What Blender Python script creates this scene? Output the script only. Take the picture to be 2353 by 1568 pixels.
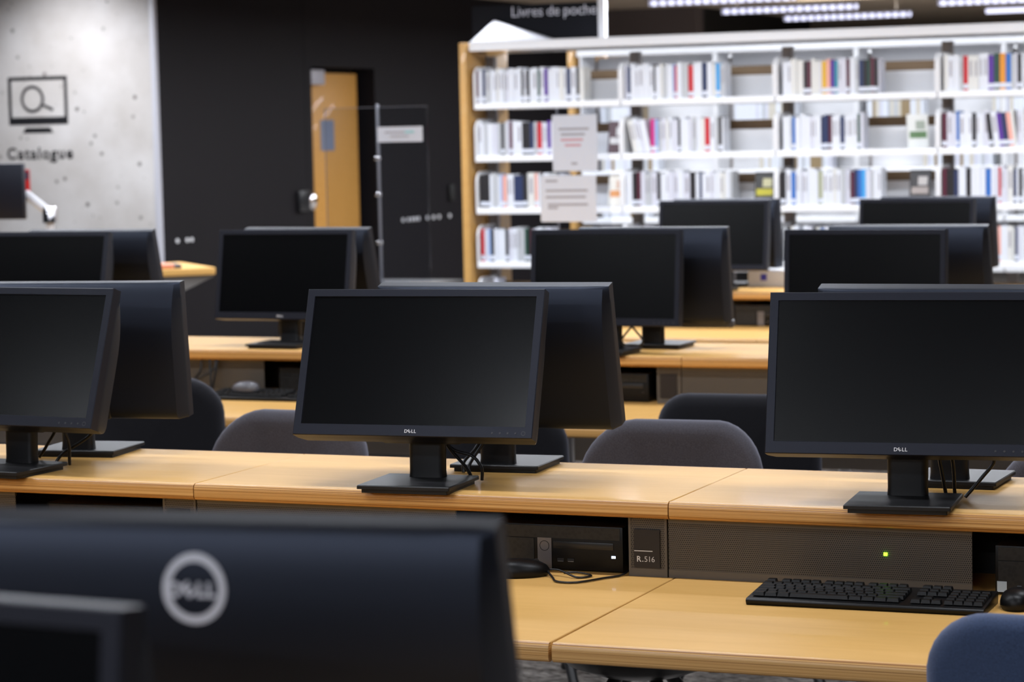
import bpy, bmesh, math, random
from mathutils import Vector, Matrix
for o in list(bpy.data.objects): bpy.data.objects.remove(o, do_unlink=True)
R = random.Random(7)
SC = bpy.context.scene
COL = SC.collection
PI = math.pi

# ------------------------------------------------------------------ camera, world, exposure
RZ = 0.91                    # height of the raised desk shelves
LZ = 0.755                   # height of the lower worktops
CZ = 1.6309
YAW, PITCH, ROLL, FPX = 0.39834, 0.08134, -0.021195, 5857.5
cam = bpy.data.cameras.new('camera')
camo = bpy.data.objects.new('camera', cam); COL.objects.link(camo)
fw = Vector((-math.sin(YAW)*math.cos(PITCH), math.cos(YAW)*math.cos(PITCH), -math.sin(PITCH)))
rt = Vector((math.cos(YAW), math.sin(YAW), 0)); up = rt.cross(fw)
r2 = rt*math.cos(ROLL) + up*math.sin(ROLL); u2 = -rt*math.sin(ROLL) + up*math.cos(ROLL)
camo.matrix_world = Matrix(((r2.x, u2.x, -fw.x, 0), (r2.y, u2.y, -fw.y, 0), (r2.z, u2.z, -fw.z, CZ), (0, 0, 0, 1)))
cam.sensor_fit = 'HORIZONTAL'; cam.sensor_width = 36
cam.lens = FPX*36/2353
cam.dof.use_dof = True; cam.dof.focus_distance = 4.95; cam.dof.aperture_fstop = 6.0
cam.clip_start = 0.05; cam.clip_end = 100
SC.camera = camo
w = bpy.data.worlds.new('world'); SC.world = w; w.use_nodes = True
w.node_tree.nodes['Background'].inputs[0].default_value = (0.75, 0.82, 1.0, 1)
w.node_tree.nodes['Background'].inputs[1].default_value = 0.02
SC.view_settings.view_transform = 'Standard'; SC.view_settings.look = 'None'
SC.view_settings.gamma = 1.0; SC.view_settings.use_curve_mapping = False
SC.view_settings.exposure = 0.0
SC.cycles.use_denoising = True
SC.cycles.max_bounces = 5; SC.cycles.diffuse_bounces = 2; SC.cycles.glossy_bounces = 3; SC.cycles.transparent_max_bounces = 8
SC.cycles.use_adaptive_sampling = True; SC.cycles.adaptive_threshold = 0.05; SC.cycles.caustics_reflective = False; SC.cycles.caustics_refractive = False
LAMP_W = 19.5                # watts of one ceiling light
LAMP_COL = (0.89, 0.93, 1.0)
STACK_W = 42.0               # watts of one ceiling light over the book stacks

# ------------------------------------------------------------------ materials
MATS = {}
def nodes_of(m): return m.node_tree.nodes, m.node_tree.links
def mat(name, col, rough=0.5, metal=0.0, spec=0.5, emit=None, estr=0.0, coat=0.0, sheen=0.0, coat_rough=0.1):
    if name in MATS: return MATS[name]
    m = bpy.data.materials.new(name); m.use_nodes = True
    b = m.node_tree.nodes['Principled BSDF']
    b.inputs['Base Color'].default_value = (*col, 1); b.inputs['Roughness'].default_value = rough
    b.inputs['Metallic'].default_value = metal; b.inputs['Specular IOR Level'].default_value = spec
    b.inputs['Coat Weight'].default_value = coat; b.inputs['Coat Roughness'].default_value = coat_rough
    b.inputs['Sheen Weight'].default_value = sheen
    if emit: b.inputs['Emission Color'].default_value = (*emit, 1); b.inputs['Emission Strength'].default_value = estr
    MATS[name] = m; return m
def bsdf(m): return m.node_tree.nodes['Principled BSDF']
def ramp(m, stops):
    n = m.node_tree.nodes.new('ShaderNodeValToRGB'); e = n.color_ramp.elements
    while len(e) < len(stops): e.new(0.5)
    for k, (p, c) in zip(e, stops): k.position = p; k.color = (*c, 1)
    return n
def coords(m, scale=(1, 1, 1), kind='Object', rot=(0, 0, 0)):
    N, L = nodes_of(m); t = N.new('ShaderNodeTexCoord'); p = N.new('ShaderNodeMapping')
    p.inputs['Scale'].default_value = scale; p.inputs['Rotation'].default_value = rot
    L.new(t.outputs[kind], p.inputs[0]); return p
def noise(m, mp, scale, detail=4, rough=0.55):
    N, L = nodes_of(m); n = N.new('ShaderNodeTexNoise'); n.inputs['Scale'].default_value = scale
    n.inputs['Detail'].default_value = detail; n.inputs['Roughness'].default_value = rough
    L.new(mp.outputs[0], n.inputs['Vector']); return n
def bump(m, src, strength, dist=0.002):
    N, L = nodes_of(m); b = N.new('ShaderNodeBump'); b.inputs['Strength'].default_value = strength
    b.inputs['Distance'].default_value = dist; L.new(src, b.inputs['Height']); L.new(b.outputs[0], bsdf(m).inputs['Normal'])

def wood_mat(name, a, b, rough=0.5, coat=0.07):
    m = mat(name, a, rough, coat=coat, coat_rough=0.06, spec=0.22); N, L = nodes_of(m)
    mp = coords(m, (1.2, 9, 9)); n = noise(m, mp, 3.0, 6, 0.6)
    r = ramp(m, [(0.3, a), (0.7, b)]); L.new(n.outputs[0], r.inputs[0])
    L.new(r.outputs[0], bsdf(m).inputs['Base Color']); return m
WOOD = wood_mat('birch_laminate', (0.66, 0.37, 0.105), (0.72, 0.415, 0.13))
DOORW = wood_mat('door_veneer', (0.52, 0.255, 0.055), (0.57, 0.29, 0.07), 0.4, 0.1)
PANELW = wood_mat('shelf_end_veneer', (0.58, 0.32, 0.1), (0.62, 0.36, 0.12), 0.4, 0.1)
PLY = mat('plywood_edge', (0.6, 0.35, 0.13), 0.4, coat=0.2, coat_rough=0.12)
def _ply():
    m = PLY; N, L = nodes_of(m)
    mp = coords(m, (0.5, 2, 520)); n = noise(m, mp, 1.0, 2)
    mp2 = coords(m, (5, 40, 90)); n2 = noise(m, mp2, 1.0, 3)
    r = ramp(m, [(0.36, (0.27, 0.105, 0.02)), (0.48, (0.56, 0.28, 0.075)), (0.64, (0.72, 0.42, 0.15))])
    L.new(n.outputs[0], r.inputs[0])
    r2_ = ramp(m, [(0.74, (1, 1, 1)), (0.78, (0.3, 0.18, 0.1))]); L.new(n2.outputs[0], r2_.inputs[0])
    x = N.new('ShaderNodeMix'); x.data_type = 'RGBA'; x.blend_type = 'MULTIPLY'; x.inputs[0].default_value = 1
    L.new(r.outputs[0], x.inputs[6]); L.new(r2_.outputs[0], x.inputs[7]); L.new(x.outputs[2], bsdf(m).inputs['Base Color'])
_ply()
BEZ = mat('black_bezel_plastic', (0.0065, 0.0065, 0.0105), 0.42, spec=0.4)
BACK = mat('black_back_plastic', (0.0035, 0.0036, 0.005), 0.46, spec=0.55)
bsdf(BACK).inputs['Specular Tint'].default_value = (0.62, 0.72, 1.0, 1); bsdf(BEZ).inputs['Specular Tint'].default_value = (0.78, 0.83, 1.0, 1)
SCRN = mat('dark_screen', (0.0012, 0.0014, 0.002), 0.24, spec=0.24)
BASEM = mat('black_stand_plastic', (0.005, 0.005, 0.006), 0.45, spec=0.4)
RUB = mat('black_rubber', (0.006, 0.006, 0.007), 0.5)
CABLE = mat('black_cable', (0.006, 0.006, 0.007), 0.35)
LOGOW = mat('logo_silver_print', (0.75, 0.75, 0.78), 0.4)
BADGE = mat('badge_grey_print', (0.62, 0.63, 0.7), 0.4)
SILV = mat('brushed_silver', (0.6, 0.6, 0.62), 0.3, metal=1)
CHROME = mat('chrome', (0.8, 0.8, 0.82), 0.12, metal=1)
PCF = mat('pc_front_plastic', (0.0028, 0.0028, 0.0032), 0.4, spec=0.28)
PCB = mat('pc_badge_strip', (0.2, 0.19, 0.2), 0.35, metal=0.6)
KEY = mat('key_plastic', (0.0035, 0.0035, 0.004), 0.45, spec=0.32)
WHITE = mat('white_steel', (0.82, 0.82, 0.84), 0.4)
TAUPE = mat('upright_taupe', (0.27, 0.235, 0.22), 0.5)
BROWN = mat('brown_back_rail', (0.2, 0.13, 0.07), 0.6)
BLACKW = mat('black_wall_paint', (0.0085, 0.0072, 0.0088), 0.6, spec=0.12)
BLACKD = mat('black_deep', (0.003, 0.003, 0.003), 0.6)
DECAL = mat('black_vinyl', (0.008, 0.008, 0.01), 0.5)
GREY = mat('grey_panel', (0.17, 0.16, 0.15), 0.5)
PAPER = mat('white_paper', (0.68, 0.72, 0.82), 0.6)
INK = mat('grey_ink', (0.35, 0.34, 0.38), 0.6)
REDINK = mat('red_ink', (0.6, 0.3, 0.35), 0.6)
TEALINK = mat('teal_ink', (0.3, 0.62, 0.65), 0.6)
RED = mat('red_print', (0.55, 0.015, 0.012), 0.5)
PLATE = mat('dark_plate', (0.012, 0.01, 0.012), 0.4)
MOUSEG = mat('grey_mouse_plastic', (0.1, 0.1, 0.115), 0.3)
GREENL = mat('green_led', (0.1, 0.4, 0.02), 0.4, emit=(0.3, 1.0, 0.02), estr=6)
BLUEL = mat('white_blue_led', (0.6, 0.7, 0.9), 0.4, emit=(0.6, 0.72, 1.0), estr=6)
TUBE = mat('lamp_tube', (0.9, 0.9, 0.95), 0.4, emit=(0.72, 0.74, 1.0), estr=1.6)
TUBE.cycles.emission_sampling = 'NONE'
LOUV = mat('lamp_louvre', (0.5, 0.5, 0.55), 0.3, metal=0.5)
HOUS = mat('lamp_housing', (0.22, 0.2, 0.18), 0.5)
BEIGE = mat('beige_pages', (0.62, 0.58, 0.5), 0.7)

def fabric(name, col, sheen=0.35):
    m = mat(name, col, 0.85, spec=0.2, sheen=sheen); N, L = nodes_of(m)
    b = bsdf(m); b.inputs['Sheen Roughness'].default_value = 0.45; b.inputs['Sheen Tint'].default_value = (0.75, 0.78, 1, 1)
    mp = coords(m, (1, 1, 1)); n = noise(m, mp, 420, 2, 0.6)
    r = ramp(m, [(0.3, tuple(c*0.7 for c in col)), (0.7, tuple(c*1.25 for c in col))]); L.new(n.outputs[0], r.inputs[0])
    L.new(r.outputs[0], b.inputs['Base Color']); bump(m, n.outputs[0], 0.25, 0.001); return m
FABG = fabric('grey_fabric', (0.055, 0.051, 0.06))
FABN = fabric('navy_black_fabric', (0.0085, 0.0083, 0.0105), 0.16)
FABB = fabric('blue_fabric', (0.04, 0.062, 0.125))

def perforated():
    m = mat('perforated_taupe_metal', (0.105, 0.092, 0.078), 0.45, metal=0.25); N, L = nodes_of(m)
    mp = coords(m, (250, 250, 250)); v = N.new('ShaderNodeSeparateXYZ'); L.new(mp.outputs[0], v.inputs[0])
    def mth(op, a, b=None, c=None):
        n = N.new('ShaderNodeMath'); n.operation = op
        for i, q in enumerate((a, b, c)):
            if q is None: continue
            if isinstance(q, (int, float)): n.inputs[i].default_value = q
            else: L.new(q, n.inputs[i])
        return n.outputs[0]
    row = mth('FLOOR', v.outputs[2]); odd = mth('MULTIPLY', mth('MODULO', mth('ADD', row, 1000), 2), 0.5)
    fx = mth('SUBTRACT', mth('FRACT', mth('ADD', v.outputs[0], mth('ADD', odd, 500))), 0.5)
    fz = mth('SUBTRACT', mth('FRACT', v.outputs[2]), 0.5)
    d = mth('SQRT', mth('ADD', mth('MULTIPLY', fx, fx), mth('MULTIPLY', fz, fz)))
    hole = mth('LESS_THAN', d, 0.31)
    x = N.new('ShaderNodeMix'); x.data_type = 'RGBA'
    L.new(hole, x.inputs[0]); x.inputs[6].default_value = (0.115, 0.1, 0.085, 1); x.inputs[7].default_value = (0.012, 0.011, 0.01, 1)
    L.new(x.outputs[2], bsdf(m).inputs['Base Color']); return m
PERF = perforated()
PERFRIM = mat('taupe_metal_rim', (0.125, 0.11, 0.095), 0.42, metal=0.25)
def mesh_grille():
    m = mat('pc_mesh_grille', (0.008, 0.008, 0.008), 0.45); N, L = nodes_of(m)
    mp = coords(m, (1, 1, 1)); v = N.new('ShaderNodeTexVoronoi'); v.inputs['Scale'].default_value = 120
    L.new(mp.outputs[0], v.inputs['Vector']); r = ramp(m, [(0.3, (0.001, 0.001, 0.001)), (0.6, (0.008, 0.008, 0.008))])
    L.new(v.outputs['Distance'], r.inputs[0]); L.new(r.outputs[0], bsdf(m).inputs['Base Color']); return m
PCG = mesh_grille()
def concrete():
    m = mat('raw_concrete', (0.45, 0.42, 0.4), 0.75, spec=0.3); N, L = nodes_of(m)
    mp = coords(m); n = noise(m, mp, 1.7, 8, 0.62)
    r = ramp(m, [(0.3, (0.40, 0.37, 0.345)), (0.72, (0.58, 0.56, 0.55))]); L.new(n.outputs[0], r.inputs[0])
    v = N.new('ShaderNodeTexVoronoi'); v.inputs['Scale'].default_value = 11.0; L.new(mp.outputs[0], v.inputs['Vector'])
    n2 = noise(m, mp, 3.2, 2); 
    r3 = ramp(m, [(0.08, (0.22, 0.2, 0.19)), (0.22, (1, 1, 1))])
    a = N.new('ShaderNodeMath'); a.operation = 'ADD'; r4 = ramp(m, [(0.40, (0.3, 0.3, 0.3)), (0.52, (0, 0, 0))])
    L.new(n2.outputs[0], r4.inputs[0]); L.new(v.outputs['Distance'], a.inputs[0]); L.new(r4.outputs[0], a.inputs[1])
    L.new(a.outputs[0], r3.inputs[0])
    x = N.new('ShaderNodeMix'); x.data_type = 'RGBA'; x.blend_type = 'MULTIPLY'; x.inputs[0].default_value = 1
    L.new(r.outputs[0], x.inputs[6]); L.new(r3.outputs[0], x.inputs[7]); L.new(x.outputs[2], bsdf(m).inputs['Base Color'])
    bump(m, r3.outputs[0], 0.4, 0.01); return m
CONC = concrete()
def carpet():
    m = mat('grey_striped_carpet', (0.16, 0.15, 0.14), 0.95, spec=0.1); N, L = nodes_of(m)
    mp = coords(m, (26, 90, 1), rot=(0, 0, 0.5)); n = noise(m, mp, 1.0, 3, 0.6)
    r = ramp(m, [(0.4, (0.07, 0.064, 0.06)), (0.58, (0.5, 0.46, 0.43))]); L.new(n.outputs[0], r.inputs[0])
    L.new(r.outputs[0], bsdf(m).inputs['Base Color']); bump(m, n.outputs[0], 0.5, 0.004); return m
CARP = carpet()
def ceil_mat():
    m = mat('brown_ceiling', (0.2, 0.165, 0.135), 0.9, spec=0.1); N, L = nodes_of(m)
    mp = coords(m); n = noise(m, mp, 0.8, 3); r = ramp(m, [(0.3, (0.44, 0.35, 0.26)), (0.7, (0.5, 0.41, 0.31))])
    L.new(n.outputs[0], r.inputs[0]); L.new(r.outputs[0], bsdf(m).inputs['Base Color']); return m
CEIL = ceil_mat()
def plexi():
    m = bpy.data.materials.new('clear_acrylic'); m.use_nodes = True; N, L = nodes_of(m); N.remove(N['Principled BSDF'])
    t = N.new('ShaderNodeBsdfTransparent'); t.inputs[0].default_value = (0.93, 0.94, 0.96, 1)
    g = N.new('ShaderNodeBsdfGlossy'); g.inputs['Roughness'].default_value = 0.06
    f = N.new('ShaderNodeFresnel'); f.inputs[0].default_value = 1.45
    x = N.new('ShaderNodeMixShader'); L.new(f.outputs[0], x.inputs[0]); L.new(t.outputs[0], x.inputs[1]); L.new(g.outputs[0], x.inputs[2])
    L.new(x.outputs[0], N['Material Output'].inputs[0]); return m
PLEX = plexi()
PLEXE = mat('acrylic_edge', (0.2, 0.21, 0.25), 0.2)

# ------------------------------------------------------------------ mesh helpers
def new_obj(name, me, parent=None, loc=(0, 0, 0), rot=(0, 0, 0), scale=(1, 1, 1)):
    o = bpy.data.objects.new(name, me); COL.objects.link(o)
    if parent: o.parent = parent
    o.location = loc; o.rotation_euler = rot; o.scale = scale
    return o
def tag(o, label=None, cat=None, group=None, kind=None):
    if label: o['label'] = label
    if cat: o['category'] = cat
    if group: o['group'] = group
    if kind: o['kind'] = kind
    return o
def thing(name, label, cat, loc=(0, 0, 0), rz=0, group=None):
    o = new_obj(name, None, None, loc, (0, 0, rz)); o.empty_display_size = 0.1
    return tag(o, label, cat, group)
def finish(bm, name, m, smooth=None, recalc=True):
    if recalc: bmesh.ops.recalc_face_normals(bm, faces=bm.faces)
    me = bpy.data.meshes.new(name); bm.to_mesh(me); bm.free()
    for q in (m if isinstance(m, (list, tuple)) else [m]): me.materials.append(q)
    if smooth is not None:
        me.polygons.foreach_set('use_smooth', [True]*len(me.polygons))
        me.set_sharp_from_angle(angle=math.radians(smooth))
    return me
def bbox(bm, x0, x1, y0, y1, z0, z1, mi=0):
    vs = [bm.verts.new(p) for p in ((x0, y0, z0), (x1, y0, z0), (x1, y1, z0), (x0, y1, z0), (x0, y0, z1), (x1, y0, z1), (x1, y1, z1), (x0, y1, z1))]
    for q in ((3, 2, 1, 0), (4, 5, 6, 7), (0, 1, 5, 4), (1, 2, 6, 5), (2, 3, 7, 6), (3, 0, 4, 7)):
        f = bm.faces.new([vs[i] for i in q]); f.material_index = mi
def box_me(name, m, x0, x1, y0, y1, z0, z1, bev=0.0, seg=2):
    bm = bmesh.new(); bbox(bm, x0, x1, y0, y1, z0, z1)
    if bev: bmesh.ops.bevel(bm, geom=bm.edges[:], offset=bev, segments=seg, profile=0.5, affect='EDGES')
    return finish(bm, name, m, 40 if bev else None)
def box(name, m, dims, parent=None, bev=0.0, seg=2, loc=(0, 0, 0), rot=(0, 0, 0)):
    return new_obj(name, box_me(name, m, *dims, bev=bev, seg=seg), parent, loc, rot)
def prism(name, m, pts, a, b, axis='z', bev=0.0):
    """closed outline pts (2D) extruded from a to b along axis"""
    bm = bmesh.new()
    def P(u, v, t): return {'z': (u, v, t), 'y': (u, t, v), 'x': (t, u, v)}[axis]
    lo = [bm.verts.new(P(u, v, a)) for u, v in pts]; hi = [bm.verts.new(P(u, v, b)) for u, v in pts]
    bm.faces.new(lo[::-1]); bm.faces.new(hi); n = len(pts)
    for i in range(n): bm.faces.new((lo[i], lo[(i+1) % n], hi[(i+1) % n], hi[i]))
    if bev:
        bmesh.ops.recalc_face_normals(bm, faces=bm.faces)
        bmesh.ops.bevel(bm, geom=[e for e in bm.edges if e.calc_face_angle(0) > 0.5], offset=bev, segments=2, profile=0.5, affect='EDGES')
    return finish(bm, name, m, 40)
def rrect(w, h, r, n=5, cx=0, cy=0):
    out = []
    for sx, sy, a0 in ((1, 1, 0), (-1, 1, 90), (-1, -1, 180), (1, -1, 270)):
        for i in range(n+1):
            a = math.radians(a0 + 90*i/n); out.append((cx + sx*(w/2-r) + r*math.cos(a), cy + sy*(h/2-r) + r*math.sin(a)))
    return out
def loft(rings, name, m, caps=True, smooth=50, closed=True):
    bm = bmesh.new(); V = [[bm.verts.new(p) for p in r] for r in rings]; n = len(V[0])
    for a, b in zip(V, V[1:]):
        for i in range(n if closed else n-1): bm.faces.new((a[i], a[(i+1) % n], b[(i+1) % n], b[i]))
    if caps: bm.faces.new(V[0][::-1]); bm.faces.new(V[-1])
    return finish(bm, name, m, smooth)
def catmull(pts, k=8):
    P = [Vector(p) for p in pts]; P = [P[0]*2-P[1]] + P + [P[-1]*2-P[-2]]; out = []
    for i in range(1, len(P)-2):
        for j in range(k):
            t = j/k; a, b, c, d = P[i-1:i+3]
            out.append(0.5*((2*b) + (c-a)*t + (2*a-5*b+4*c-d)*t*t + (3*b-a-3*c+d)*t**3))
    out.append(P[-2]); return out
def tube_me(name, m, pts, r, n=8, k=8, radii=None):
    path = catmull(pts, k) if len(pts) > 2 else [Vector(p) for p in pts]; rings = []
    ref = Vector((0, 0, 1))
    for i, p in enumerate(path):
        t = (path[min(i+1, len(path)-1)] - path[max(i-1, 0)]).normalized()
        u = t.cross(ref); u = (t.cross(Vector((1, 0, 0))) if u.length < 0.05 else u).normalized(); v = t.cross(u)
        rr = r if radii is None else radii[0] + (radii[1]-radii[0])*i/max(1, len(path)-1)
        rings.append([p + (u*math.cos(2*PI*j/n) + v*math.sin(2*PI*j/n))*rr for j in range(n)])
    return loft(rings, name, m, smooth=70)
def lathe_me(name, m, prof, n=20, smooth=40):
    return loft([[(r*math.cos(2*PI*j/n), r*math.sin(2*PI*j/n), z) for j in range(n)] for r, z in prof], name, m, smooth=smooth)
def ring_me(name, m, ro, ri, t, n=40):
    """flat ring in the xz plane, facing -y, thickness t"""
    bm = bmesh.new(); L = []
    for r, y in ((ro, 0), (ro, -t), (ri, -t), (ri, 0)): L.append([bm.verts.new((r*math.cos(2*PI*j/n), y, r*math.sin(2*PI*j/n))) for j in range(n)])
    for a in range(4):
        for i in range(n): bm.faces.new((L[a][i], L[a][(i+1) % n], L[(a+1) % 4][(i+1) % n], L[(a+1) % 4][i]))
    return finish(bm, name, m, 40)
def text_me(name, m, s, size, ext=0.0005, align='CENTER', space=1.0, bold=0.0):
    """lettering upright in the xz plane, readable from -y"""
    c = bpy.data.curves.new(name, 'FONT'); c.body = s; c.size = size; c.extrude = ext; c.align_x = align
    c.space_character = space; c.offset = bold; c.resolution_u = 3
    o = bpy.data.objects.new('text_source', c); me = bpy.data.meshes.new_from_object(o)
    bpy.data.objects.remove(o); bpy.data.curves.remove(c); me.name = name
    me.transform(Matrix.Rotation(PI/2, 4, 'X')); me.materials.clear(); me.materials.append(m); return me
def merge_me(name, m, parts):
    bm = bmesh.new()
    for me, mx in parts:
        t = me.copy(); t.transform(mx); bm.from_mesh(t); bpy.data.meshes.remove(t)
    return finish(bm, name, m, recalc=False)
def slab(name, m, w, h, t, r, er, bend=0.0, taper=0.0, nseg=8, lean=0.0, crown=0.0):
    """cushion: rounded rectangle in the xz plane (z from 0 to h), thickness t in y, pillowed edges, bent round the sitter"""
    rings = []; K = 5
    for side in (0, 1):
        for i in range(K+1):
            a = (PI/2)*i/K
            if side == 0: ins = er*(1-math.sin(a)); y = -t/2 + er*(1-math.cos(a))*1.0
            else: ins = er*(1-math.cos(a)); y = t/2 - er*(1-math.sin(a))
            rr = max(r-ins, 0.004); rings.append([(x, y, z) for x, z in rrect(w-2*ins, h-2*ins, rr, nseg, 0, h/2)])
    # inner rings so that the faces stay round
    def shrink(ring, f): return [(x*f, y, h/2+(z-h/2)*f) for x, y, z in ring]
    rings = [shrink(rings[0], f) for f in (0.02, 0.35, 0.7, 0.9)] + rings + [shrink(rings[-1], f) for f in (0.9, 0.7, 0.35, 0.02)]
    def D(p):
        x, y, z = p; f = 1 - taper*(1 - z/h); x = x*f
        zz = z - crown*(x/(w/2))**2*(z/h)
        return (x, y - bend*(x/(w/2))**2 + lean*(z/h)**1.5, zz)
    return loft([[D(p) for p in r] for r in rings], name, m, smooth=75)

# ------------------------------------------------------------------ the room
floor = box('floor', CARP, (-14, 6, -3, 34, -0.05, 0)); tag(floor, kind='structure')
ceiling = box('ceiling', CEIL, (-14, 6, 17, 34, 2.77, 2.82)); tag(ceiling, kind='structure')  # far part in a lighter colour, so it looks lit
ceiling_desks = box('ceiling', mat('darkened_ceiling', (0.09, 0.078, 0.068), 0.9, spec=0.1), (-14, 6, -3, 17, 2.77, 2.82)); tag(ceiling_desks, kind='structure')  # same ceiling in a darker colour, keeps screen reflections dark
XW = -8.6; YC = 14.524
wl = box('wall_left', CONC, (-13.5, XW-0.02, YC, YC+0.03, 0, 2.77)); tag(wl, kind='structure')
t1 = box('trim_1', mat('pale_corner_bead', (0.46, 0.46, 0.51), 0.4), (XW-0.02, XW+0.008, YC-0.012, YC+0.03, 0, 2.77)); tag(t1, kind='structure')
# black panelled wall running away from the camera, with a door recess
wb = new_obj('wall_back', None); tag(wb, kind='structure')
D0, D1, DH = 16.75, 17.81, 2.15
for y0, y1, z0, z1 in ((YC+0.03, 16.64, 0, 2.77), (16.645, D0, 0, 2.77), (D0, D1, DH, 2.77), (D1, 20.2, 0, 2.77), (20.205, 22.67, 0, 2.77)):
    box('panel', BLACKW, (XW-0.2, XW, y0, y1, z0, z1), wb)
box('recess_back', BLACKD, (XW-0.24, XW-0.2, D0-0.1, D1+0.1, 0, 2.3), wb)
for y in (14.74, 14.87, 14.93): new_obj('bright_dot', lathe_me('bright_dot', WHITE, [(0.001, 0), (0.014, 0), (0.014, 0.008), (0.001, 0.01)]), wb, (XW, y, 0.965), (0, PI/2, 0))  # plain white discs for three small pale marks
for y in (18.26, 18.36, 18.43, 18.49, 18.55, 18.72, 18.84, 18.95, 19.16): new_obj('bright_dot', lathe_me('bright_dot', WHITE, [(0.001, 0), (0.016, 0), (0.016, 0.008), (0.001, 0.01)]), wb, (XW, y, 0.965), (0, PI/2, 0))  # white discs standing in for a row of blurred highlights
box('door_pull', BLACKD, (XW, XW+0.03, 19.14, 19.23, 1.09, 1.22), wb, 0.006)
# wooden door in the recess
dr = new_obj('door_1', None, None, (XW-0.12, D0+0.02, 0), (0, 0, 0)); tag(dr, kind='structure')
box('door_leaf', DOORW, (-0.02, 0.02, 0.02, 0.93, 0.01, 2.11), dr, 0.004)
box('door_closer', mat('door_closer_grey', (0.42, 0.41, 0.46), 0.4), (0.02, 0.07, 0.03, 0.3, 2.02, 2.13), dr, 0.006)
box('notice', mat('blue_grey_notice', (0.16, 0.19, 0.27), 0.5), (0.021, 0.024, 0.3, 0.52, 1.53, 1.76), dr)
# card reader and lock beside the door
cr = thing('door_lock', 'black door reader with a polished oval knob on the black wall', 'lock', (XW, 16.58, 1.17))
box('reader', mat('reader_black', (0.012, 0.012, 0.014), 0.3), (0, 0.035, -0.12, 0.03, -0.075, 0.075), cr, 0.006)
new_obj('knob', lathe_me('knob', CHROME, [(0.001, 0.05), (0.02, 0.048), (0.042, 0.035), (0.05, 0.015), (0.05, 0)]), cr, (0, 0.1, 0), (0, PI/2, 0), (1.5, 1, 1))
# far walls
t = mat('brown_wall', (0.13, 0.105, 0.1), 0.8, spec=0.2)
wf = box('wall_far', t, (XW-0.2, -7.62, 22.67, 22.9, 0, 2.77)); tag(wf, kind='structure')
wd = box('wall_side', BLACKD, (-7.82, -7.62, 22.9, 26.5, 0, 2.77)); tag(wd, kind='structure')
we = box('wall_end', mat('dim_end_wall', (0.12, 0.1, 0.075), 0.8, spec=0.2), (-13, 6, 33.5, 33.8, 0, 2.77)); tag(we, kind='structure')

# ------------------------------------------------------------------ ceiling lights
ph = [(0.02, 0), (0.16, 0), (0.18, -0.06), (0.0, -0.06)]
HOU = prism('housing', HOUS, [(-0.09, 0.035), (0.09, 0.035), (0.09, 0.022), (-0.09, 0.022)], -0.6, 0.6, 'x')
TUB = tube_me('tube', TUBE, [(-0.58, 0, -0.004), (0.58, 0, -0.004)], 0.02, 10)
LOU = box_me('louvre', LOUV, -0.004, 0.004, -0.08, 0.08, -0.024, 0.022)
RODM = tube_me('rod', HOUS, [(0, 0, 0.04), (0, 0, 0.16)], 0.005, 6)
SEENL = {(0, 0): 'louvred ceiling light nearest the left, highest in the photo above the bookcases', (0, 1): 'louvred ceiling light in the middle, crossing above the brown far wall corner',
         (0, 2): 'lowest and farthest louvred ceiling light over the bookcases', (1, 1): 'louvred ceiling light at the top right corner of the photo', (1, 0): 'louvred ceiling light just above the top right edge'}
def ceiling_light(i, j, x, y, sc=1.0):
    OW = ('first', 'second', 'third', 'fourth', 'fifth', 'sixth', 'seventh', 'eighth', 'ninth', 'tenth', 'eleventh')
    if i == 9: where = ('added above the left monitors, just ahead of the camera', 'short one added above the central monitor', 'left one added just behind the camera', 'middle one added just behind the camera', 'right one added just behind the camera', 'one to the right of the camera', 'left one added far behind the camera', 'middle one added far behind the camera', 'right one added far behind the camera')[j]
    else: where = '%s row ahead, %s from the left wall' % (OW[j+8], OW[i+1])
    lab = SEENL.get((i, j), 'louvred ceiling light out of frame, ' + where)
    c = thing('ceiling_light', lab, 'ceiling light', (x, y, 2.61), 0, 'louvred ceiling lights')
    c.scale = (sc, 1, 1)
    new_obj('housing', HOU, c); new_obj('tube', TUB, c)
    if (i, j) in SEENL:
        for k in range(17): new_obj('louvre', LOU, c, (-0.56+0.07*k, 0, 0))
    for s in (-0.45, 0.45): new_obj('rod', RODM, c, (s, 0, 0))
    ld = bpy.data.lights.new('lamp', 'AREA'); ld.shape = 'RECTANGLE'; ld.size = 1.16; ld.size_y = 0.1
    ld.energy = STACK_W if y > 11 else LAMP_W*(1.8 if y < 0 else 1); ld.color = LAMP_COL; ld.spread = math.radians(178)
    new_obj('lamp', ld, c, (0, 0, -0.026))
    if j >= -1 and 0 <= i <= 2 and y > 16:       # upward lamps added to brighten the far ceiling
        lu = bpy.data.lights.new('ceiling_fill', 'AREA'); lu.shape = 'RECTANGLE'; lu.size = 1.16; lu.size_y = 0.14; lu.energy = 5.0; lu.color = (1.0, 0.95, 0.9)
        new_obj('ceiling_fill', lu, c, (0, 0, 0.05), (PI, 0, 0))
for j in range(-8, 3):
    for i in range(1 if j == -8 else 0, 3 if j >= -1 else 4):
        ceiling_light(i, j, -6.07+1.83*i, 18.68+1.8*j)
    if -7 <= j <= -3: ceiling_light(-1, j, -7.9, 18.68+1.8*j)  # extra unseen column, added to brighten the concrete wall
for k, (x, y) in enumerate(((-5.1, 1.95), (-2.42, 2.0), (-4.2, -0.6), (-2.35, -0.6), (-0.5, -0.6), (0.9, 2.48), (-4.2, -2.4), (-2.35, -2.4), (-0.5, -2.4))): ceiling_light(9, k, x, y, 0.5 if k == 1 else 1.0)  # unseen lamps, mostly added for glows on screens and monitor backs
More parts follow.
